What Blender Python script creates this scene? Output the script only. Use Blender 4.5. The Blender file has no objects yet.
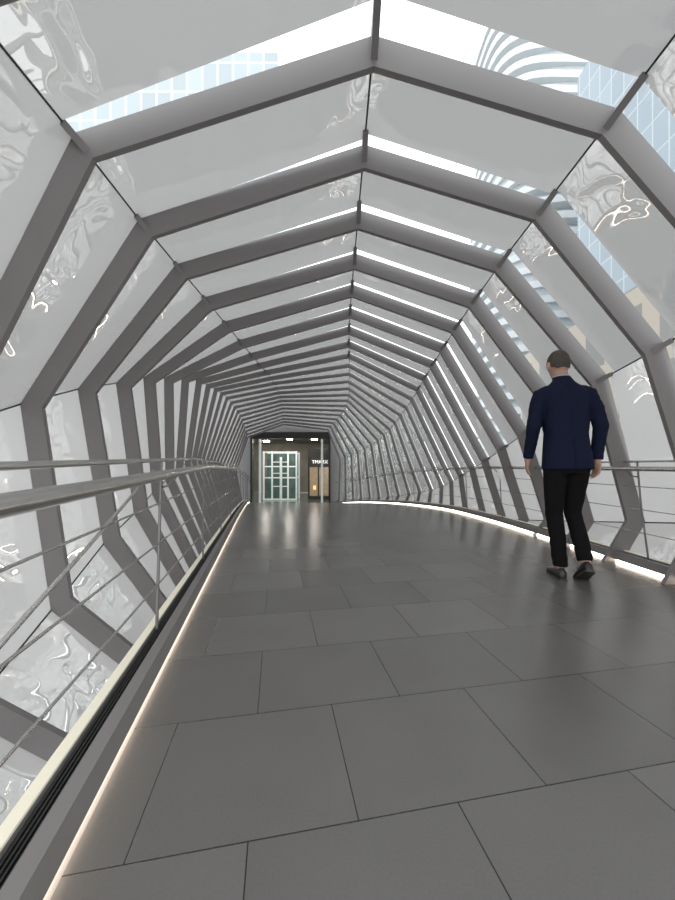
import bpy, bmesh, math, random
from mathutils import Vector, Matrix, noise
random.seed(4)
C = bpy.context.scene.collection
EYE = 0.88
S = 0.658

# ------------------------------------------------------------ materials
def new_mat(name):
    m = bpy.data.materials.new(name); m.use_nodes = True
    nt = m.node_tree; nt.nodes.clear()
    out = nt.nodes.new('ShaderNodeOutputMaterial')
    return m, nt, out

def pmat(name, col, rough=0.5, metal=0.0, emit=None, es=0.0, noise_scale=None, noise_amt=0.15, bump=0.0, coat=0.0, spec=0.5):
    m, nt, out = new_mat(name)
    b = nt.nodes.new('ShaderNodeBsdfPrincipled')
    b.inputs['Base Color'].default_value = (*col, 1)
    b.inputs['Roughness'].default_value = rough
    b.inputs['Metallic'].default_value = metal
    b.inputs['Coat Weight'].default_value = coat
    b.inputs['Specular IOR Level'].default_value = spec
    if emit:
        b.inputs['Emission Color'].default_value = (*emit, 1)
        b.inputs['Emission Strength'].default_value = es
    if noise_scale:
        tc = nt.nodes.new('ShaderNodeTexCoord')
        n = nt.nodes.new('ShaderNodeTexNoise'); n.inputs['Scale'].default_value = noise_scale
        n.inputs['Detail'].default_value = 6
        nt.links.new(tc.outputs['Object'], n.inputs['Vector'])
        mx = nt.nodes.new('ShaderNodeMix'); mx.data_type = 'RGBA'
        mx.inputs[6].default_value = (*[c*(1-noise_amt) for c in col], 1)
        mx.inputs[7].default_value = (*[min(1, c*(1+noise_amt)) for c in col], 1)
        nt.links.new(n.outputs['Fac'], mx.inputs[0])
        nt.links.new(mx.outputs[2], b.inputs['Base Color'])
        if bump:
            bp = nt.nodes.new('ShaderNodeBump'); bp.inputs['Strength'].default_value = bump
            bp.inputs['Distance'].default_value = 0.01
            nt.links.new(n.outputs['Fac'], bp.inputs['Height'])
            nt.links.new(bp.outputs['Normal'], b.inputs['Normal'])
    nt.links.new(b.outputs[0], out.inputs[0])
    return m

M_rib = pmat('rib_paint', (0.180, 0.167, 0.165), 0.42, noise_scale=2, noise_amt=0.04)
M_seam = pmat('seam_rubber', (0.03, 0.03, 0.03), 0.6)
M_steel = pmat('brushed_steel', (0.70, 0.69, 0.67), 0.25, 1.0, noise_scale=30, noise_amt=0.06)
M_post = pmat('post_dark_steel', (0.16, 0.155, 0.155), 0.4, 0.4, noise_scale=8, noise_amt=0.05)
M_curb = pmat('curb_paint', (0.20, 0.19, 0.185), 0.45, noise_scale=6, noise_amt=0.05)
M_grille = pmat('grille_black', (0.02, 0.02, 0.02), 0.5, noise_scale=10)
M_cream = pmat('glowing_cream_strip', (0.75, 0.71, 0.58), 0.35, 0.0, emit=(1, .93, .72), es=0.15)  # cream strip glows faintly by its own emission
M_led = pmat('warm_led', (1, .9, .7), 0.4, emit=(1, .86, .72), es=13.0)
M_wallend = pmat('end_wall', (0.45, 0.45, 0.46), 0.5, noise_scale=3, noise_amt=0.05)
M_dark = pmat('portal_dark', (0.035, 0.033, 0.032), 0.35, noise_scale=5)
M_white = pmat('white_steel_glow', (0.75, 0.77, 0.76), 0.4, emit=(.85, 1, .95), es=0.25, noise_scale=5, noise_amt=0.03)  # steel glows slightly, lobby light put into its material
M_lobfloor = pmat('lobby_floor', (0.20, 0.26, 0.24), 0.12, noise_scale=2)
M_lobwall = pmat('lobby_wall', (0.27, 0.24, 0.20), 0.5, noise_scale=2, noise_amt=0.35)
M_lamp = pmat('lobby_lamp', (1, 1, 1), 0.4, emit=(1, .94, .85), es=80)
M_orange = pmat('orange_lamp', (1, .5, .1), 0.4, emit=(1, .5, .15), es=1.5)
M_ground = pmat('street_ground', (0.5, 0.5, 0.49), 0.9, noise_scale=.3)
M_sign = pmat('sign_letter', (.9, .9, .9), 0.4, emit=(1, 1, 1), es=1.2)

def floor_mat():
    m, nt, out = new_mat('grey_stone_tiles')
    L = nt.links
    tc = nt.nodes.new('ShaderNodeTexCoord')
    sep = nt.nodes.new('ShaderNodeSeparateXYZ'); L.new(tc.outputs['Object'], sep.inputs[0])
    def lin(a, b, c):
        m1 = nt.nodes.new('ShaderNodeMath'); m1.operation = 'MULTIPLY'; L.new(sep.outputs['X'], m1.inputs[0]); m1.inputs[1].default_value = a
        m2 = nt.nodes.new('ShaderNodeMath'); m2.operation = 'MULTIPLY_ADD'; L.new(sep.outputs['Y'], m2.inputs[0]); m2.inputs[1].default_value = b
        L.new(m1.outputs[0], m2.inputs[2])
        m3 = nt.nodes.new('ShaderNodeMath'); m3.operation = 'ADD'; L.new(m2.outputs[0], m3.inputs[0]); m3.inputs[1].default_value = c
        return m3
    u = lin(.984, .177, .066); v = lin(-.177, .984, -.83)
    cb = nt.nodes.new('ShaderNodeCombineXYZ'); L.new(u.outputs[0], cb.inputs[0]); L.new(v.outputs[0], cb.inputs[1])
    br = nt.nodes.new('ShaderNodeTexBrick')
    br.inputs['Scale'].default_value = 1
    br.inputs['Brick Width'].default_value = .539
    br.inputs['Row Height'].default_value = .43
    br.inputs['Mortar Size'].default_value = .0018
    br.inputs['Mortar Smooth'].default_value = 0.1
    br.inputs['Bias'].default_value = 0
    br.inputs['Color1'].default_value = (.112, .107, .103, 1)
    br.inputs['Color2'].default_value = (.138, .132, .127, 1)
    br.inputs['Mortar'].default_value = (.018, .018, .018, 1)
    L.new(cb.outputs[0], br.inputs['Vector'])
    n = nt.nodes.new('ShaderNodeTexNoise'); n.inputs['Scale'].default_value = 160; n.inputs['Detail'].default_value = 4
    L.new(tc.outputs['Object'], n.inputs['Vector'])
    n2 = nt.nodes.new('ShaderNodeTexNoise'); n2.inputs['Scale'].default_value = 2.5; n2.inputs['Detail'].default_value = 3
    L.new(tc.outputs['Object'], n2.inputs['Vector'])
    add = nt.nodes.new('ShaderNodeMath'); add.operation = 'ADD'; L.new(n.outputs['Fac'], add.inputs[0]); L.new(n2.outputs['Fac'], add.inputs[1])
    mr = nt.nodes.new('ShaderNodeMapRange'); mr.inputs['From Min'].default_value = .6; mr.inputs['From Max'].default_value = 1.4
    mr.inputs['To Min'].default_value = .90; mr.inputs['To Max'].default_value = 1.10
    L.new(add.outputs[0], mr.inputs['Value'])
    mul = nt.nodes.new('ShaderNodeVectorMath'); mul.operation = 'SCALE'
    L.new(br.outputs['Color'], mul.inputs[0]); L.new(mr.outputs[0], mul.inputs['Scale'])
    b = nt.nodes.new('ShaderNodeBsdfPrincipled')
    L.new(mul.outputs[0], b.inputs['Base Color'])
    rr = nt.nodes.new('ShaderNodeMapRange'); rr.inputs['To Min'].default_value = .21; rr.inputs['To Max'].default_value = .27
    L.new(n2.outputs['Fac'], rr.inputs['Value']); L.new(rr.outputs[0], b.inputs['Roughness'])
    bp = nt.nodes.new('ShaderNodeBump'); bp.inputs['Strength'].default_value = .6; bp.inputs['Distance'].default_value = .002; bp.invert = True
    L.new(br.outputs['Fac'], bp.inputs['Height'])
    L.new(bp.outputs['Normal'], b.inputs['Normal'])
    L.new(b.outputs[0], out.inputs[0])
    return m
M_floor = floor_mat()

def panel_mat(name, trans, diff, g0, g1):
    m, nt, out = new_mat(name)
    L = nt.links
    tc = nt.nodes.new('ShaderNodeTexCoord')
    n = nt.nodes.new('ShaderNodeTexNoise'); n.inputs['Scale'].default_value = 3.2; n.inputs['Detail'].default_value = .8
    n.inputs['Distortion'].default_value = .5
    L.new(tc.outputs['Object'], n.inputs['Vector'])
    bp = nt.nodes.new('ShaderNodeBump'); bp.inputs['Strength'].default_value = 1.0; bp.inputs['Distance'].default_value = .024
    L.new(n.outputs['Fac'], bp.inputs['Height'])
    tr = nt.nodes.new('ShaderNodeBsdfTranslucent'); tr.inputs[0].default_value = (trans, trans, trans*.985, 1)
    df = nt.nodes.new('ShaderNodeBsdfDiffuse'); df.inputs[0].default_value = (diff, diff, diff, 1)
    mx = nt.nodes.new('ShaderNodeMixShader'); mx.inputs[0].default_value = .33
    L.new(tr.outputs[0], mx.inputs[1]); L.new(df.outputs[0], mx.inputs[2])
    gl = nt.nodes.new('ShaderNodeBsdfGlossy'); gl.inputs['Roughness'].default_value = .0
    gl.inputs['Color'].default_value = (1, 1, 1, 1)
    L.new(bp.outputs['Normal'], gl.inputs['Normal'])
    lw = nt.nodes.new('ShaderNodeLayerWeight'); lw.inputs['Blend'].default_value = .3
    mr = nt.nodes.new('ShaderNodeMapRange'); mr.inputs['To Min'].default_value = g0; mr.inputs['To Max'].default_value = g1
    L.new(lw.outputs['Facing'], mr.inputs['Value'])
    m2 = nt.nodes.new('ShaderNodeMixShader'); L.new(mr.outputs[0], m2.inputs[0])
    L.new(mx.outputs[0], m2.inputs[1]); L.new(gl.outputs[0], m2.inputs[2])
    L.new(m2.outputs[0], out.inputs[0])
    return m
M_panel = panel_mat('fritted_glass_wall', .80, .4, .48, .68)
M_roofp = panel_mat('fritted_glass_roof', .56, .36, .52, .72)

def clear_mat():
    m, nt, out = new_mat('clear_glass')
    L = nt.links
    t = nt.nodes.new('ShaderNodeBsdfTransparent'); t.inputs[0].default_value = (.95, .975, .98, 1)
    g = nt.nodes.new('ShaderNodeBsdfGlossy'); g.inputs['Roughness'].default_value = .01
    mx = nt.nodes.new('ShaderNodeMixShader'); mx.inputs[0].default_value = .07
    L.new(t.outputs[0], mx.inputs[1]); L.new(g.outputs[0], mx.inputs[2]); L.new(mx.outputs[0], out.inputs[0])
    return m
M_clear = clear_mat()

def facade_mat(name, glass, frame, bw, bh, mort, rough=.2):
    m, nt, out = new_mat(name)
    L = nt.links
    tc = nt.nodes.new('ShaderNodeTexCoord')
    sep = nt.nodes.new('ShaderNodeSeparateXYZ'); L.new(tc.outputs['Object'], sep.inputs[0])
    ad = nt.nodes.new('ShaderNodeMath'); ad.operation = 'ADD'; L.new(sep.outputs['X'], ad.inputs[0]); L.new(sep.outputs['Y'], ad.inputs[1])
    cb = nt.nodes.new('ShaderNodeCombineXYZ'); L.new(ad.outputs[0], cb.inputs[0]); L.new(sep.outputs['Z'], cb.inputs[1])
    br = nt.nodes.new('ShaderNodeTexBrick'); br.offset = 0
    br.inputs['Scale'].default_value = 1
    br.inputs['Brick Width'].default_value = bw; br.inputs['Row Height'].default_value = bh
    br.inputs['Mortar Size'].default_value = mort
    br.inputs['Color1'].default_value = (*glass, 1)
    br.inputs['Color2'].default_value = (*[g*.85 for g in glass], 1)
    br.inputs['Mortar'].default_value = (*frame, 1)
    L.new(cb.outputs[0], br.inputs['Vector'])
    b = nt.nodes.new('ShaderNodeBsdfPrincipled'); b.inputs['Roughness'].default_value = rough
    L.new(br.outputs['Color'], b.inputs['Base Color'])
    L.new(b.outputs[0], out.inputs[0])
    return m

# ------------------------------------------------------------ helpers
def mk(name, verts, faces, mat=None, smooth=False, parent=None):
    me = bpy.data.meshes.new(name)
    me.from_pydata([tuple(v) for v in verts], [], faces); me.update()
    o = bpy.data.objects.new(name, me); C.objects.link(o)
    if mat: me.materials.append(mat)
    if smooth:
        for p in me.polygons: p.use_smooth = True
    if parent: o.parent = parent
    return o
def meta(o, label, cat, group=None):
    o['label'] = label; o['category'] = cat
    if group: o['group'] = group
def box_geo(x0, x1, y0, y1, z0, z1):
    v = [(x0,y0,z0),(x1,y0,z0),(x1,y1,z0),(x0,y1,z0),(x0,y0,z1),(x1,y0,z1),(x1,y1,z1),(x0,y1,z1)]
    f = [(0,3,2,1),(4,5,6,7),(0,1,5,4),(1,2,6,5),(2,3,7,6),(3,0,4,7)]
    return v, f
def boxes(name, lst, mat, parent=None):
    V, F = [], []
    for b in lst:
        v, f = box_geo(*b); n = len(V); V += v; F += [tuple(i+n for i in q) for q in f]
    return mk(name, V, F, mat, parent=parent)
def tube_geo(pts, radii, seg=10, V=None, F=None, flat=None):
    if V is None: V, F = [], []
    pts = [Vector(p) for p in pts]
    if not hasattr(radii, '__len__'): radii = [radii]*len(pts)
    P, R = [], []
    d0 = (pts[0]-pts[1]).normalized(); d1 = (pts[-1]-pts[-2]).normalized()
    for a in (80, 55, 28): P.append(pts[0]+d0*radii[0]*math.sin(math.radians(a))); R.append(radii[0]*math.cos(math.radians(a)))
    P += pts; R += list(radii)
    if flat:
        P.append(pts[-1]+d1*.004); R.append(radii[-1]*.97)
    else:
        for a in (28, 55, 80): P.append(pts[-1]+d1*radii[-1]*math.sin(math.radians(a))); R.append(radii[-1]*math.cos(math.radians(a)))
    base = len(V)
    t = (P[1]-P[0]).normalized()
    ref = Vector((1, 0, 0)) if abs(t.x) < .8 else Vector((0, 0, 1))
    nrm = (ref - t*ref.dot(t)).normalized()
    for i, p in enumerate(P):
        if i == 0: t = (P[1]-P[0]).normalized()
        elif i == len(P)-1: t = (P[-1]-P[-2]).normalized()
        else: t = ((P[i+1]-P[i]).normalized()+(P[i]-P[i-1]).normalized()).normalized()
        nrm = (nrm - t*nrm.dot(t)).normalized(); bn = t.cross(nrm)
        for j in range(seg):
            a = 2*math.pi*j/seg
            off = nrm*math.cos(a)*R[i] + bn*math.sin(a)*R[i]
            V.append(p+off)
    n = len(P)
    for i in range(n-1):
        for j in range(seg):
            a = base+i*seg+j; b = base+i*seg+(j+1) % seg
            F.append((a, b, b+seg, a+seg))
    F.append(tuple(base+j for j in reversed(range(seg))))
    F.append(tuple(base+(n-1)*seg+j for j in range(seg)))
    return V, F
def tube(name, pts, r, mat, seg=12, parent=None):
    V, F = tube_geo(pts, r, seg); return mk(name, V, F, mat, True, parent)

def interp(tab, d):
    if d <= tab[0][0]: a, b = tab[0], tab[1]
    elif d >= tab[-1][0]: a, b = tab[-2], tab[-1]
    else:
        for i in range(len(tab)-1):
            if tab[i][0] <= d <= tab[i+1][0]:
                p0 = tab[max(i-1, 0)]; p1 = tab[i]; p2 = tab[i+1]; p3 = tab[min(i+2, len(tab)-1)]
                h = p2[0]-p1[0]; t = (d-p1[0])/h; res = []
                for c in range(1, len(p1)):
                    m1 = (p2[c]-p0[c])/(p2[0]-p0[0]) * h; m2 = (p3[c]-p1[c])/(p3[0]-p1[0]) * h
                    res.append((2*t**3-3*t**2+1)*p1[c]+(t**3-2*t**2+t)*m1+(-2*t**3+3*t**2)*p2[c]+(t**3-t**2)*m2)
                return res
    t = (d-a[0])/(b[0]-a[0])
    return [a[i]+(b[i]-a[i])*t for i in range(1, len(a))]

# ------------------------------------------------------------ deck functions
def zf(d): return 0.0 if d < 5.5 else -0.0066*(d-5.5)**2
XR_T = [(-2, 2.55), (0, 2.6), (3, 2.65), (4.5, 2.67), (6, 2.62), (8.3, 2.4), (12, 1.3), (15.8, -.3), (17, -.75)]
XL_T = [(-2, .01), (0, -.434), (4, -1.322), (8, -2.21), (12, -3.12), (15.8, -4.05), (17, -4.35)]
def XR(d): return interp(XR_T, d)[0]
def XL(d): return interp(XL_T, d)[0]
D0, D1 = -1.4, 15.85
DS = [D0+(D1-D0)*i/90 for i in range(91)]

def sweep(name, edge, prof, mat, ds=DS, parent=None, closed=True):
    V, F = [], []; n = len(prof)
    for d in ds:
        for (dx, dz) in prof: V.append((edge(d)+dx, d, zf(d)+dz))
    m = len(ds)
    for i in range(m-1):
        for j in range(n if closed else n-1):
            a = i*n+j; b = i*n+(j+1) % n
            F.append((a, a+n, b+n, b))
    if closed:
        F.append(tuple(range(n))); F.append(tuple((m-1)*n+j for j in reversed(range(n))))
    o = mk(name, V, F, mat, parent=parent)
    bm = bmesh.new(); bm.from_mesh(o.data); bmesh.ops.recalc_face_normals(bm, faces=bm.faces); bm.to_mesh(o.data); bm.free()
    return o

V, F = [], []
for d in DS:
    V += [(XL(d), d, zf(d)), (XR(d), d, zf(d)), (XR(d), d, zf(d)-.28), (XL(d), d, zf(d)-.28)]
for i in range(len(DS)-1):
    a = i*4
    for j in range(4):
        b = a+(j+1) % 4; F.append((a+j, b, b+4, a+j+4))
F.append((0, 3, 2, 1)); k = (len(DS)-1)*4; F.append((k, k+1, k+2, k+3))
fl = mk('floor', V, F, M_floor); fl['kind'] = 'structure'
bm = bmesh.new(); bm.from_mesh(fl.data); bmesh.ops.recalc_face_normals(bm, faces=bm.faces); bm.to_mesh(fl.data); bm.free()

def curb_set(edge, sgn, label):
    cu = sweep('curb', edge, [(sgn*0.0, -.28), (sgn*.0, .0), (sgn*.03, .0), (sgn*.03, .028), (sgn*.0, .028), (sgn*.008, .1), (sgn*.052, .1), (sgn*.052, .07), (sgn*.1, .07), (sgn*.1, .1), (sgn*.135, .1), (sgn*.135, -.28)], M_curb)
    meta(cu, label, 'curb')
    sweep('led_strip', edge, [(sgn*.024, .004), (sgn*.0295, .004), (sgn*.0295, .024), (sgn*.024, .024)], M_led, parent=cu)
    V, F = [], []
    for q in range(4):
        x0 = .056+q*.0107
        n = len(V)
        for d in DS:
            for dx, dz in ((x0, .0745), (x0+.005, .0745), (x0+.005, .09), (x0, .09)): V.append((edge(d)+sgn*dx, d, zf(d)+dz))
        for i in range(len(DS)-1):
            for j in range(4):
                a = n+i*4+j; b = n+i*4+(j+1) % 4; F.append((a, a+4, b+4, b))
    mk('grille', V, F, M_grille, parent=cu)
    sweep('grille_bed', edge, [(sgn*.053, .0702), (sgn*.0995, .0702), (sgn*.0995, .074), (sgn*.053, .074)], M_grille, parent=cu)
    sweep('cover_strip', edge, [(sgn*.1, .1005), (sgn*.134, .1005), (sgn*.134, .108), (sgn*.1, .108)], M_cream, parent=cu)
    return cu
curb_set(XL, -1, 'grey deck curb with black slot grille and cream capping')
curb_set(XR, 1, 'grey deck curb with warm light line along the tiles')

# ------------------------------------------------------------ tube corner tracks (X, Z relative to eye height)
T = {
 'A': [(-.7,.22,2.43),(1.97,.21,2.43),(5.9,.2,2.43),(9,.3,2.38),(12,.28,2.2),(15.8,-.45,1.85)],
 'B': [(-.7,1.58,2.08),(1.97,1.58,2.02),(3.3,1.58,2.0),(4.6,1.6,1.93),(5.9,1.65,1.84),(9,1.7,1.5),(12,1.35,1.0),(15.8,.1,.45)],
 'C': [(-.7,2.3,1.25),(1.97,2.42,1.05),(2.63,2.46,.93),(3.29,2.54,.87),(3.95,2.54,.7),(4.6,2.52,.5),(5.26,2.54,.33),(5.9,2.56,.17),(6.6,2.6,.02),(9,2.55,-.5),(12,1.7,-.95),(15.8,.05,-1.35)],
 'D': [(-.7,2.75,-.1),(1.97,2.85,-.33),(3.29,2.9,-.5),(4.6,2.9,-.68),(5.9,2.88,-.85),(6.6,2.84,-.98),(9,2.4,-1.7),(12,1.0,-2.1),(15.8,-.9,-2.5)],
 'Hr': [(-.7,2.1,-1.9),(5.9,2.0,-1.9),(9,1.3,-2.15),(12,.2,-2.35),(15.8,-2.0,-2.65)],
 'E': [(-.7,-1.48,1.83),(1.97,-1.48,1.88),(2.63,-1.49,1.88),(3.29,-1.52,1.93),(5.9,-1.5,1.97),(9,-1.62,2.18),(12,-1.95,2.25),(15.8,-2.5,2.1)],
 'F': [(-.7,-2.0,-.9),(1.32,-2.2,-.1),(1.97,-2.32,.2),(2.63,-2.38,.5),(3.29,-2.44,.77),(3.95,-2.5,.99),(4.6,-2.56,1.22),(5.26,-2.62,1.39),(5.9,-2.65,1.57),(6.6,-2.68,1.7),(9,-2.95,1.92),(12,-3.4,1.85),(15.8,-4.15,1.5)],
 'G': [(-.7,-1.9,-1.8),(1.32,-2.05,-1.6),(1.97,-2.1,-1.38),(2.63,-2.15,-1.04),(3.29,-2.2,-.68),(3.95,-2.3,-.48),(4.6,-2.45,-.3),(5.26,-2.6,-.15),(5.9,-2.75,0),(6.6,-2.9,.12),(9,-3.45,.3),(12,-4.1,.2),(15.8,-4.7,-.1)],
 'Hl': [(-.7,-.9,-1.95),(1.32,-1.1,-1.95),(2.63,-1.2,-1.8),(3.29,-1.45,-1.7),(5.9,-2.05,-1.7),(9,-2.85,-1.7),(12,-3.5,-1.85),(15.8,-4.3,-2.1)],
}
ORD = ['Hr', 'D', 'C', 'B', 'A', 'E', 'F', 'G', 'Hl']
RO, RP = .07, .06
def RI(k): return -.10 if k <= 4 else -.10+.080*min(1, (k-4)/7)  # far ribs shaped shallower so the far tunnel gets brighter
def ring(d, off):
    P = [Vector(interp(T[c], d)) for c in ORD]
    n = len(P); out = []
    for i in range(n):
        p0, p1, p2 = P[i-1], P[i], P[(i+1) % n]
        e1 = (p1-p0).normalized(); e2 = (p2-p1).normalized()
        n1 = Vector((e1.y, -e1.x)); n2 = Vector((e2.y, -e2.x))
        b = (n1+n2).normalized(); q = p1 + b*(off/max(.45, b.dot(n1)))
        out.append(Vector((q.x, d, q.y+EYE)))
    return out
def dk(k): return (k+2)*S
KMIN, KMAX = -2, 22
def FR(seg, k):
    near = k <= 0
    fade = 1.0 if k < 4 else max(.5, 1-.1*(k-3))  # far bays keep thin strips, added to let more light in
    if seg == ('B','A'): f = (.26,.31) if near else (.13*fade,.17*fade)
    elif seg == ('A','E'): f = (.27,.15) if near else (.11*fade,.0)
    elif seg == ('C','B'): f = (.24,.26) if near else (.20*fade,.20*fade)
    elif seg == ('D','C'): f = (.0,.10) if k < 3 else (0, 0)
    else: f = (0, 0)
    return f
for k in range(KMIN, KMAX+1):
    d = dk(k)
    ro, ri = ring(d, RO), ring(d, RI(k)); n = 9; V = []; F = []
    hw = .017 if k < 6 else .013
    for r, y in ((ro, -hw), (ri, -hw), (ri, hw), (ro, hw)):
        V += [p+Vector((0, y, 0)) for p in r]
    for i in range(n):
        j = (i+1) % n
        for q in range(4):
            a, b = q*n, ((q+1) % 4)*n
            F.append((a+i, a+j, b+j, b+i))
    o = mk('arch_rib', V, F, M_rib)
    bm = bmesh.new(); bm.from_mesh(o.data); bmesh.ops.recalc_face_normals(bm, faces=bm.faces); bm.to_mesh(o.data); bm.free()
    meta(o, 'warm grey painted steel rib, faceted loop around the footbridge', 'rib', 'steel ribs of the tunnel')
    if -1 <= k <= 9:
        prev = ring(dk(k-1), RP)
        for c, f in (('A', .34), ('B', .30), ('C', .22), ('E', .15)):
            if k > 1: f *= .65
            i = ORD.index(c)
            o1 = ro[i]; inn = ri[i]; b1 = o1.lerp(prev[i], f)
            e = (ro[i]-ri[i]).normalized(); s = Vector((e.z, 0, -e.x))*.02
            pts = []
            for sg in (-1, 1):
                pts += [o1+s*sg, inn.lerp(o1, .15)+s*sg, b1-e*.03+s*sg, b1+s*sg]
            mk('bracket', pts, [(0,1,2,3),(7,6,5,4),(0,4,5,1),(1,5,6,2),(2,6,7,3),(3,7,4,0)], M_rib, parent=o)

SEGS = [('Hr','D'),('D','C'),('C','B'),('B','A'),('A','E'),('E','F'),('F','G'),('G','Hl')]
LAB = {('Hr','D'):'pale fritted glass panel low beside the deck',('G','Hl'):'pale fritted glass panel low beside the deck',
 ('D','C'):'upright pale fritted glass wall panel between ribs',('F','G'):'upright pale fritted glass wall panel between ribs'}
for k in range(KMIN, KMAX):
    da, db = dk(k), dk(k+1)
    Ra, Rb = ring(da, RP), ring(db, RP)
    for (c1, c2) in SEGS:
        i1, i2 = ORD.index(c1), ORD.index(c2)
        f1, f2 = FR((c1, c2), k)
        a0, a1 = Ra[i1], Ra[i2]
        b0, b1 = Ra[i1].lerp(Rb[i1], 1-f1), Ra[i2].lerp(Rb[i2], 1-f2)
        def grid(p00, p01, p10, p11, nu, nv):
            V = []; F = []
            for i in range(nu+1):
                for j in range(nv+1):
                    V.append(p00.lerp(p01, j/nv).lerp(p10.lerp(p11, j/nv), i/nu))
            for i in range(nu):
                for j in range(nv):
                    a = i*(nv+1)+j; F.append((a, a+1, a+nv+2, a+nv+1))
            return V, F
        V, F = grid(a0, a1, b0, b1, 2, 6)
        o = mk('glass_panel', V, F, M_panel if (c1, c2) in LAB else M_roofp, True)
        meta(o, LAB.get((c1, c2), 'grey fritted glass roof panel with wavy reflections between ribs'), 'glass panel', 'fritted glass panels of the tunnel')
        if f1+f2 > 0:
            V, F = grid(b0, b1, Rb[i1], Rb[i2], 1, 2)
            o = mk('clear_glass_strip', V, F, M_clear)
            meta(o, 'narrow clear glass strip beside a rib, open to the sky', 'glass strip', 'clear glass strips of the tunnel')
for c in ORD[1:8]:
    i = ORD.index(c)
    o = tube('seam_strip', [ring(dk(k), RP-.004)[i] for k in range(KMIN, KMAX+1)], .006, M_seam, 6)
    meta(o, 'thin black sealant seam running along a fold of the glass tunnel', 'seam', 'seams of the tunnel glazing')

# ------------------------------------------------------------ railings
def railing(edge, sgn, hfun, label, offs_in):
    root = bpy.data.objects.new('railing', None); C.objects.link(root)
    root.location = (edge(1), 1, zf(1)); inv = Vector(root.location)
    meta(root, label, 'railing')
    ds = [.0+i*.3 for i in range(52)]
    def P(d, off, h): return Vector((edge(d)+sgn*off, d, zf(d)+h))-inv
    tube('handrail', [P(d, offs_in, hfun(d)-.045) for d in ds], .022, M_steel, 14, root)
    tube('top_rail', [P(d, .10, hfun(d)+.02) for d in ds], .010, M_steel, 10, root)
    for h in (.30, .50, .70):
        tube('rod', [P(d, .085+.02*h, h*hfun(d)/.9) for d in ds], .0045, M_steel, 8, root)
    d = .69-.30
    n = 0
    while d < 14.4:
        h = hfun(d)
        tube('post', [P(d-.03, .085, .1), P(d+.06, .10, h*.6), P(d+.1, .1, h+.015)], .0075, M_post, 8, root)
        tube('handrail_arm', [P(d+.1, .1, h-.12), P(d+.1, (offs_in+.1)/2, h-.11), P(d+.1, offs_in, h-.055)], .006, M_post, 8, root)
        if n == 0:
            tube('brace_rod', [P(d, .08, .44), P(d+S, .1, .66*hfun(d+S)/.9), P(d+2*S, .11, hfun(d+2*S)-.03)], .006, M_steel, 8, root)
        n += 1
        d += 2*S
    return root
hL = lambda d: min(.84+.04*d, .95)
hR = lambda d: .90+min(.012*d, .08)
railing(XL, -1, hL, 'stainless steel railing with round handrail and thin rods', .015)
railing(XR, 1, hR, 'stainless steel railing with thin rods beside walking man', .0)

# ------------------------------------------------------------ end portal and lobby
zE = -.72
PX0, PX1, PZ1 = -4.07, -.33, EYE+1.77
w = boxes('wall_back', [(-8, PX0, 15.9, 16.1, -4, 5), (PX1, 4, 15.9, 16.1, -4, 5), (PX0, PX1, 15.9, 16.1, PZ1, 5), (PX0, PX1, 15.9, 16.1, -4, zE-.02)], M_wallend)
w['kind'] = 'structure'
fr = boxes('door_1', [(PX0, PX0+.09, 15.86, 16.2, zE, PZ1), (PX1-.09, PX1, 15.86, 16.2, zE, PZ1), (PX0+.09, PX1-.09, 15.86, 16.2, PZ1-.3, PZ1)], M_dark)
fr['kind'] = 'structure'
lf = boxes('floor_lobby', [(-9, 4, 16.1, 24, zE-.1, zE-.01)], M_lobfloor); lf['kind'] = 'structure'
lc = boxes('ceiling', [(-9, 4, 16.1, 24, PZ1+.1, PZ1+.2)], M_lobwall); lc['kind'] = 'structure'
lw = boxes('wall_lobby', [(-9, 4, 23.9, 24.0, zE, PZ1+.1), (-9.1, -9, 16.1, 24, zE, PZ1+.1), (4, 4.1, 16.1, 24, zE, PZ1+.1)], M_lobwall); lw['kind'] = 'structure'
sh = bpy.data.objects.new('lift_shaft', None); C.objects.link(sh); sh.location = (-2.95, 18.2, zE)
meta(sh, 'white steel framed glass lift enclosure standing in the lobby', 'lift')
fl_ = []
for x in (-1.0, -.55, .3, .75):
    fl_.append((x-.04, x+.04, -.05, .05, 0, 2.6))
fl_.append((-.18, -.06, .2, .3, 0, 2.3))
for z in (.0, 1.15, 1.75, 2.52):
    fl_.append((-1.0, .75, -.045, .045, z, z+.07))
for z in (.7, 1.4, 2.0):
    fl_.append((-.55, .3, -.04, .04, z, z+.05))
for x in (-1.0, .75):
    fl_.append((x-.04, x+.04, 1.2, 1.3, 0, 2.6))
for z in (1.15, 2.5):
    fl_.append((-1.0, .75, 1.21, 1.29, z, z+.07))
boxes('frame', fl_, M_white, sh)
gl = pmat('lobby_glass_glow', (.10, .16, .145), .08, noise_scale=3, noise_amt=.8, emit=(.35, .5, .45), es=.05)  # faint greenish glow put into the glass in place of lobby light
boxes('glass', [(-.96, .71, .6, .62, .02, 2.5)], gl, sh)
pk = bpy.data.objects.new('shop_front', None); C.objects.link(pk); pk.location = (-1.05, 18.4, zE)
meta(pk, 'dark shop front with small white lettered sign and warm lamp', 'shop')
boxes('facade', [(-.55, .75, 0, .2, 0, 2.75)], M_dark, pk)
boxes('window', [(-.45, -.02, -.02, 0, .2, 1.75), (.06, .65, -.02, 0, .2, 1.75)], pmat('shop_window_glow', (.2, .16, .12), .1, emit=(.8, .6, .35), es=.25, noise_scale=6, noise_amt=.8), pk)  # windows glow warm, the shop's inside light is put into the material
boxes('lamp', [(-.25, -.12, -.1, -.03, .55, .75)], M_orange, pk)
tx = bpy.data.curves.new('sign', 'FONT'); tx.body = 'TMARX'; tx.size = .26; tx.align_x = 'CENTER'; tx.extrude = .01
to = bpy.data.objects.new('sign_text', tx); C.objects.link(to)
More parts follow.
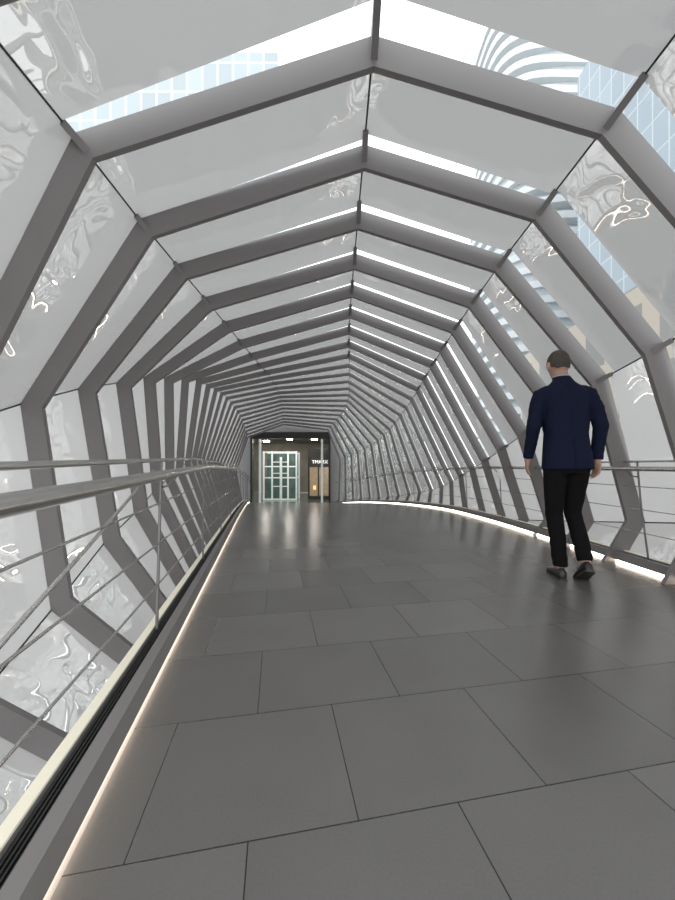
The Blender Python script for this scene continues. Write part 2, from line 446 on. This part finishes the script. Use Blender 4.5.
bpy.context.view_layer.update()
me = bpy.data.meshes.new_from_object(to.evaluated_get(bpy.context.evaluated_depsgraph_get()))
bpy.data.objects.remove(to)
me.materials.clear(); me.materials.append(M_sign)
to = bpy.data.objects.new('sign', me); C.objects.link(to); to.parent = pk; to.location = (.1, -.03, 1.95); to.rotation_euler = (math.pi/2, 0, 0)
for x in (-3.75, -.75):
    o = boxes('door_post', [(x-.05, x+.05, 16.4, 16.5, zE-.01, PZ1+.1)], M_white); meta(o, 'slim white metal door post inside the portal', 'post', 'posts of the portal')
for x, y in ((-3.6, 17.2), (-2.3, 17.2), (-1.0, 17.2), (-2.9, 20.5), (-1.4, 20.5), (-4.6, 22)):
    o = boxes('ceiling_lamp', [(x-.16, x+.16, y-.16, y+.16, PZ1+.07, PZ1+.11)], M_lamp); meta(o, 'small square white recessed lamp in lobby ceiling', 'lamp', 'lobby ceiling lamps')

# ------------------------------------------------------------ outside
g = boxes('ground', [(-120, 120, -60, 160, -9.2, -9)], M_ground); g['kind'] = 'structure'
def bld(name, b, mat, label):
    cx, cy = (b[0]+b[1])/2, (b[2]+b[3])/2
    o = boxes(name, [(b[0]-cx, b[1]-cx, b[2]-cy, b[3]-cy, 0, b[5]-b[4])], mat); o.location = (cx, cy, b[4]); meta(o, label, 'building'); return o
bld('office_tower', (24, 42, 18, 34, -9, 40), facade_mat('blue_glass', (.30, .36, .41), (.42, .46, .49), 1.3, 2.6, .06), 'tall blue glass office tower with pale mullion grid')
bld('office_building', (14, 23, 13, 26, -9, 9.5), facade_mat('beige_facade', (.26, .26, .25), (.42, .37, .31), 2.2, 3.0, .45), 'low beige masonry building with rows of windows')
bld('office_tower', (-34, -7, 40, 60, -9, 50), facade_mat('pale_glass', (.43, .48, .51), (.54, .57, .59), 1.8, 3.4, .14), 'tall pale blue glass office tower seen through the roof strip')
V, F = [], []
M_balc = pmat('balcony_white', (.60, .62, .63), .5, noise_scale=1, noise_amt=.05)
bt = bpy.data.objects.new('apartment_tower', None); C.objects.link(bt); bt.location = (31, 50, -9)
meta(bt, 'white apartment tower with curved balcony bands', 'building')
def slab(z0, z1, rx, ry, n=48, wav=0):
    b = len(V)
    for z in (z0, z1):
        for i in range(n):
            a = 2*math.pi*i/n; s = 1+wav*math.sin(3*a+z0*.15)
            V.append((math.copysign(abs(math.cos(a))**.6, math.cos(a))*rx*s, math.copysign(abs(math.sin(a))**.6, math.sin(a))*ry*s, z))
    for i in range(n): j = (i+1) % n; F.append((b+i, b+j, b+n+j, b+n+i))
    F.append(tuple(b+i for i in reversed(range(n)))); F.append(tuple(b+n+i for i in range(n)))
slab(0, 72, 9, 7)
mk('core', V, F, pmat('core_glass', (.50, .54, .56), .2, noise_scale=1), parent=bt)
V, F = [], []
for i in range(36): slab(1+i*2, 1.9+i*2, 9.8, 7.8, wav=.05)
mk('balcony', V, F, M_balc, parent=bt)['kind'] = 'stuff'

# ------------------------------------------------------------ the man
M_skin = pmat('skin', (.38, .23, .17), .55, noise_scale=20, noise_amt=.06)
M_jacket = pmat('navy_wool', (.006, .009, .026), .85, noise_scale=60, noise_amt=.25, bump=.2, spec=.15)
M_trous = pmat('black_trousers', (.006, .006, .007), .9, noise_scale=50, noise_amt=.2, bump=.2, spec=.12)
M_shoe = pmat('dark_leather', (.016, .012, .010), .35, noise_scale=20)
M_hair = pmat('grey_brown_hair', (.060, .050, .042), .8, noise_scale=90, noise_amt=.6, bump=.6)
M_shirt = pmat('shirt', (.35, .38, .45), .8, noise_scale=30)
man = bpy.data.objects.new('person', None); C.objects.link(man)
man.location = (1.87, 2.77, 0); man.rotation_euler = (0, 0, math.radians(-8))
meta(man, 'man in navy suit jacket and black trousers walking away, head bowed', 'person')
def sect(V, F, rows, seg=28, pw=.85):
    b = len(V)
    for (cx, cy, z, rx, ry) in rows:
        for i in range(seg):
            a = 2*math.pi*i/seg; c, s = math.cos(a), math.sin(a)
            V.append(Vector((cx+math.copysign(abs(c)**pw, c)*rx, cy+math.copysign(abs(s)**pw, s)*ry, z)))
    for k in range(len(rows)-1):
        for i in range(seg):
            j = (i+1) % seg; a = b+k*seg
            F.append((a+i, a+j, a+seg+j, a+seg+i))
    F.append(tuple(b+i for i in reversed(range(seg)))); F.append(tuple(b+(len(rows)-1)*seg+i for i in range(seg)))
def ellip(V, F, c, r, rot=None, nu=20, nv=14):
    b = len(V); c = Vector(c)
    R = rot or Matrix.Identity(3)
    V.append(c+R@Vector((0, 0, r[2])))
    for i in range(1, nv):
        p = math.pi*i/nv
        for j in range(nu):
            a = 2*math.pi*j/nu
            V.append(c+R@Vector((r[0]*math.sin(p)*math.cos(a), r[1]*math.sin(p)*math.sin(a), r[2]*math.cos(p))))
    V.append(c+R@Vector((0, 0, -r[2]))); e = len(V)-1
    for j in range(nu):
        F.append((b, b+1+j, b+1+(j+1) % nu)); F.append((e, e-nu+(j+1) % nu, e-nu+j))
    for i in range(nv-2):
        for j in range(nu):
            a = b+1+i*nu+j; a2 = b+1+i*nu+(j+1) % nu
            F.append((a, a+nu, a2+nu, a2))
def remesh(o, vox, sm, disp=None):
    m = o.modifiers.new('r', 'REMESH'); m.mode = 'VOXEL'; m.voxel_size = vox; m.use_smooth_shade = True
    s = o.modifiers.new('s', 'SMOOTH'); s.iterations = sm; s.factor = .5
    bpy.context.view_layer.update()
    dg = bpy.context.evaluated_depsgraph_get()
    me = bpy.data.meshes.new_from_object(o.evaluated_get(dg))
    mats = [x for x in o.data.materials]
    o.modifiers.clear(); o.data = me
    if not me.materials:
        for x in mats: me.materials.append(x)
    if disp:
        me.update()
        nr = [v.normal.copy() for v in me.vertices]
        for v, nn in zip(me.vertices, nr): v.co += nn*disp(v.co)
    for p in me.polygons: p.use_smooth = True
HC = Vector((-.0, .145, 1.785))
Rh = Matrix.Rotation(math.radians(-18), 3, 'X')
SH = {-1: Vector((-.185, .05, 1.525)), 1: Vector((.185, .05, 1.525))}
EL = {-1: Vector((-.245, .02, 1.235)), 1: Vector((.238, -.01, 1.235))}
WR = {-1: Vector((-.255, .11, .985)), 1: Vector((.225, .0, .965))}
HP = {-1: Vector((-.09, 0, .98)), 1: Vector((.09, 0, .98))}
KN = {-1: Vector((-.080, .04, .52)), 1: Vector((.075, .07, .53))}
AN = {-1: Vector((-.060, -.02, .09)), 1: Vector((.085, -.10, .16))}
V, F = [], []
sect(V, F, [(0, 0, .88, .12, .09), (0, 0, .98, .15, .1), (0, .02, 1.15, .135, .09), (0, .035, 1.3, .15, .095), (0, .05, 1.45, .155, .095), (0, .06, 1.53, .12, .07), (0, .07, 1.59, .065, .055)])
tube_geo([(0, .07, 1.55), (0, .095, 1.65), tuple(HC+Vector((0, -.02, -.06)))], [.062, .055, .055], 16, V, F)
ellip(V, F, HC, (.078, .099, .114), Rh)
ellip(V, F, HC+Rh@Vector((0, .03, -.065)), (.057, .062, .067), Rh)
ellip(V, F, HC+Rh@Vector((0, .1, -.02)), (.012, .018, .026), Rh, 10, 8)
ellip(V, F, HC+Rh@Vector((0, .093, .018)), (.05, .012, .01), Rh, 10, 8)
ellip(V, F, HC+Rh@Vector((0, .09, -.062)), (.024, .009, .008), Rh, 10, 8)
for s in (-1, 1):
    ellip(V, F, HC+Rh@Vector((s*.084, -.002, -.012)), (.010, .02, .033), Rh @ Matrix.Rotation(s*-.35, 3, 'Z'), 12, 10)
    S0 = SH[s]+Vector((-s*.03, 0, -.045))
    tube_geo([S0, S0.lerp(EL[s], .5), EL[s], EL[s].lerp(WR[s], .4), WR[s]], [.044, .042, .036, .035, .026], 14, V, F)
    tube_geo([HP[s], HP[s].lerp(KN[s], .5), KN[s], KN[s].lerp(AN[s], .35), AN[s]], [.074, .066, .048, .046, .034], 16, V, F)
    dr = (WR[s]-EL[s]).normalized()*.55+Vector((0, .12, -1))*.45; dr.normalize()
    inn = Vector((-s*.25, 1, 0)); inn = (inn-dr*inn.dot(dr)).normalized()
    pn = dr.cross(inn).normalized()
    if pn.x*s > 0: pn = -pn
    w0 = WR[s]
    pc = w0+dr*.05
    rotp = Matrix((inn, pn, dr)).transposed()
    ellip(V, F, pc, (.041, .018, .055), rotp, 16, 12)
    tube_geo([w0-dr*.01, w0+dr*.03], [.025, .024], 12, V, F)
    for fi, (o_, L_) in enumerate([(.030, .072), (.010, .08), (-.011, .075), (-.030, .058)]):
        r0 = w0+dr*(.088-abs(o_)*.25)+inn*o_
        a1 = r0+dr*L_*.42+pn*.006
        a2 = a1+(dr*.85+pn*.5).normalized()*L_*.32
        a3 = a2+(dr*.6+pn*.8).normalized()*L_*.24
        tube_geo([r0-dr*.02, r0, a1, a2, a3], [.0095, .0095, .0088, .008, .0065], 10, V, F)
    t0 = w0+dr*.03+inn*.03
    t1 = t0+(dr*.7+inn*.6+pn*.3).normalized()*.036
    t2 = t1+(dr*.95+inn*.15+pn*.3).normalized()*.028
    tube_geo([t0-inn*.015, t0, t1, t2], [.013, .013, .0105, .0085], 10, V, F)
body = mk('body', V, F, M_skin, True, man); remesh(body, .0045, 3)
for s in (-1, 1):
    V, F = [], []
    ellip(V, F, HC+Rh@Vector((s*.03, .088, .002)), (.012, .008, .007), Rh, 12, 8)
    mk('eye', V, F, pmat('eye', (.6, .6, .58), .2), True, man)
V, F = [], []
ellip(V, F, HC+Rh@Vector((0, -.003, .006)), (.0825, .103, .116), Rh, 64, 48)
for i, v in enumerate(V):
    q = noise.noise(Vector(v)*55)*.003+noise.noise(Vector(v)*18)*.003
    V[i] = v+(v-HC).normalized()*q
F2 = []
Ri = Rh.transposed()
for f in F:
    c = sum((V[i] for i in f), Vector())/len(f); l = Ri@(c-HC)
    if l.z > .075 and l.y < .085: F2.append(f); continue
    if l.z > -.075+max(0, (l.y+.06))*1.15 and l.y < .045 and not (l.z < .015 and l.y > -.03): F2.append(f)
hair = mk('hair', V, F2, M_hair, True, man)
bm = bmesh.new(); bm.from_mesh(hair.data); bmesh.ops.delete(bm, geom=[v for v in bm.verts if not v.link_faces], context='VERTS'); bm.to_mesh(hair.data); bm.free()
sm = hair.modifiers.new('s', 'SOLIDIFY'); sm.thickness = .008; sm.offset = -1
V, F = [], []
sect(V, F, [(0, 0, .85, .12, .09), (0, 0, .9, .158, .108), (0, 0, 1.0, .158, .108), (0, .01, 1.08, .14, .1)])
for s in (-1, 1):
    tube_geo([HP[s]+Vector((0, 0, -.02)), HP[s].lerp(KN[s], .5), KN[s], KN[s].lerp(AN[s], .45)+Vector((0, -.010, 0)), KN[s].lerp(AN[s], .97)], [.090, .080, .064, .059, .054], 20, V, F, flat=True)
tr = mk('trousers', V, F, M_trous, True, man)
remesh(tr, .008, 3, lambda p: .004*noise.noise(Vector((p.x*9, p.y*9, p.z*14)))+(.004*noise.noise(Vector((p.x*14, p.y*14, p.z*34))) if p.z < .3 else 0) if p.z < .85 else 0)
V, F = [], []
sect(V, F, [(0, .0, .885, .184, .132), (0, .0, .95, .180, .130), (0, .01, 1.05, .170, .122), (0, .02, 1.18, .160, .115), (0, .035, 1.32, .175, .122), (0, .045, 1.44, .19, .124), (0, .05, 1.51, .185, .108), (0, .06, 1.565, .145, .085), (0, .07, 1.61, .085, .070), (0, .08, 1.645, .064, .064)], 36)
for s in (-1, 1):
    tube_geo([SH[s]+Vector((-s*.06, 0, -.005)), SH[s]+Vector((s*.0, 0, -.03)), SH[s].lerp(EL[s], .5)+Vector((s*.008, -.005, 0)), EL[s]+Vector((s*.004, -.008, 0)), EL[s].lerp(WR[s], .5), EL[s].lerp(WR[s], .99)], [.064, .067, .060, .054, .048, .041], 20, V, F, flat=True)
jk = mk('jacket', V, F, M_jacket, True, man)
def jd(p):
    w = .005*noise.noise(Vector((p.x*6, p.y*6, p.z*10)))+(.0035*noise.noise(Vector((p.x*20, p.y*20, p.z*30))) if abs(p.x) > .19 else 0)
    if p.y < 0 and p.z < 1.12 and abs(p.x) < .006: w -= .012
    elif p.y < 0 and abs(p.x) < .004 and p.z < 1.58: w -= .003
    return w
remesh(jk, .007, 4, jd)
V, F = [], []
for ri_, z, yy in ((.072, 1.612, .078), (.066, 1.658, .092), (.060, 1.660, .094), (.062, 1.612, .08)):
    for i in range(33):
        a = math.radians(200*i/32+160)
        V.append((math.cos(a)*ri_, yy+math.sin(a)*ri_, z))
for k in range(3):
    for i in range(32): a = k*33+i; F.append((a, a+1, a+34, a+33))
mk('collar', V, F, M_jacket, True, man)
V, F = [], []
for ri_, z, yy in ((.0605, 1.64, .088), (.0605, 1.670, .098), (.056, 1.670, .098)):
    for i in range(41):
        a = 2*math.pi*i/40
        V.append((math.cos(a)*ri_, yy+math.sin(a)*ri_, z))
for k in range(2):
    for i in range(40): a = k*41+i; F.append((a, a+1, a+42, a+41))
mk('shirt_collar', V, F, M_shirt, True, man)
def shoe(ank, pitch, yaw):
    V, F = [], []
    rows = [(-.078, .022, .05, 0), (-.065, .031, .075, 0), (-.03, .036, .095, 0), (.03, .039, .085, 0), (.08, .044, .06, 0), (.13, .049, .048, 0), (.17, .046, .040, 0), (.195, .034, .034, 0), (.205, .020, .026, 0)]
    seg = 20
    for (y, hw, top, _) in rows:
        for i in range(seg):
            a = 2*math.pi*i/seg; c, s_ = math.cos(a), math.sin(a)
            z = top/2+.008+math.copysign(abs(s_)**.7, s_)*top/2
            V.append(Vector((math.copysign(abs(c)**.75, c)*hw*(1 if s_ < .2 else 1-.25*s_), y, z)))
    for k in range(len(rows)-1):
        for i in range(seg):
            j = (i+1) % seg; a = k*seg; F.append((a+i, a+seg+i, a+seg+j, a+j))
    F.append(tuple(range(seg))); F.append(tuple((len(rows)-1)*seg+i for i in reversed(range(seg))))
    out = [(y, hw+.004) for (y, hw, _, _) in rows]
    VS, FS = [], []
    for (y, hw) in out:
        VS += [Vector((-hw, y, 0)), Vector((hw, y, 0)), Vector((hw, y, .014)), Vector((-hw, y, .014))]
    for k in range(len(out)-1):
        for j in range(4): a = k*4; FS.append((a+j, a+(j+1) % 4, a+4+(j+1) % 4, a+4+j))
    FS += [(3, 2, 1, 0), tuple((len(out)-1)*4+j for j in range(4))]
    piv = Vector((0, .13, 0))
    Rm = Matrix.Rotation(yaw, 3, 'Z') @ Matrix.Rotation(-pitch, 3, 'X')
    hp = Rm@(Vector((0, -.01, .07))-piv)
    off = Vector((ank.x-hp.x, ank.y-hp.y, .001))
    up = mk('shoe', [off+Rm@(v-piv) for v in V], F, M_shoe, True, man)
    s2 = up.modifiers.new('s', 'SUBSURF'); s2.levels = 1; s2.render_levels = 2
    mk('sole', [off+Rm@(v-piv) for v in VS], FS, M_dark, False, up)
shoe(AN[-1], 0, -.12)
shoe(AN[1], math.radians(32), -.15)

# ------------------------------------------------------------ world, camera
wd = bpy.data.worlds.new('World'); bpy.context.scene.world = wd; wd.use_nodes = True
nt = wd.node_tree; bg = nt.nodes['Background']
tc = nt.nodes.new('ShaderNodeTexCoord'); sp = nt.nodes.new('ShaderNodeSeparateXYZ'); nt.links.new(tc.outputs['Generated'], sp.inputs[0])
cr = nt.nodes.new('ShaderNodeValToRGB'); cr.color_ramp.elements[0].position = .45; cr.color_ramp.elements[0].color = (.95, .96, .96, 1)
cr.color_ramp.elements[1].position = .75; cr.color_ramp.elements[1].color = (.96, .98, 1, 1)
mp = nt.nodes.new('ShaderNodeMapRange'); mp.inputs['From Min'].default_value = -1; nt.links.new(sp.outputs['Z'], mp.inputs['Value'])
nt.links.new(mp.outputs[0], cr.inputs[0]); nt.links.new(cr.outputs[0], bg.inputs['Color']); bg.inputs['Strength'].default_value = 2.45
sc = bpy.context.scene
sc.view_settings.view_transform = 'Standard'
cam = bpy.data.cameras.new('camera'); co = bpy.data.objects.new('camera', cam); C.objects.link(co)
co.location = (0, 0, EYE); co.rotation_euler = (math.pi/2, 0, 0)
cam.sensor_fit = 'HORIZONTAL'; cam.sensor_width = 36; cam.lens = 36*340/675
cam.shift_y = 20/675; cam.clip_start = .02; cam.clip_end = 500
sc.camera = co
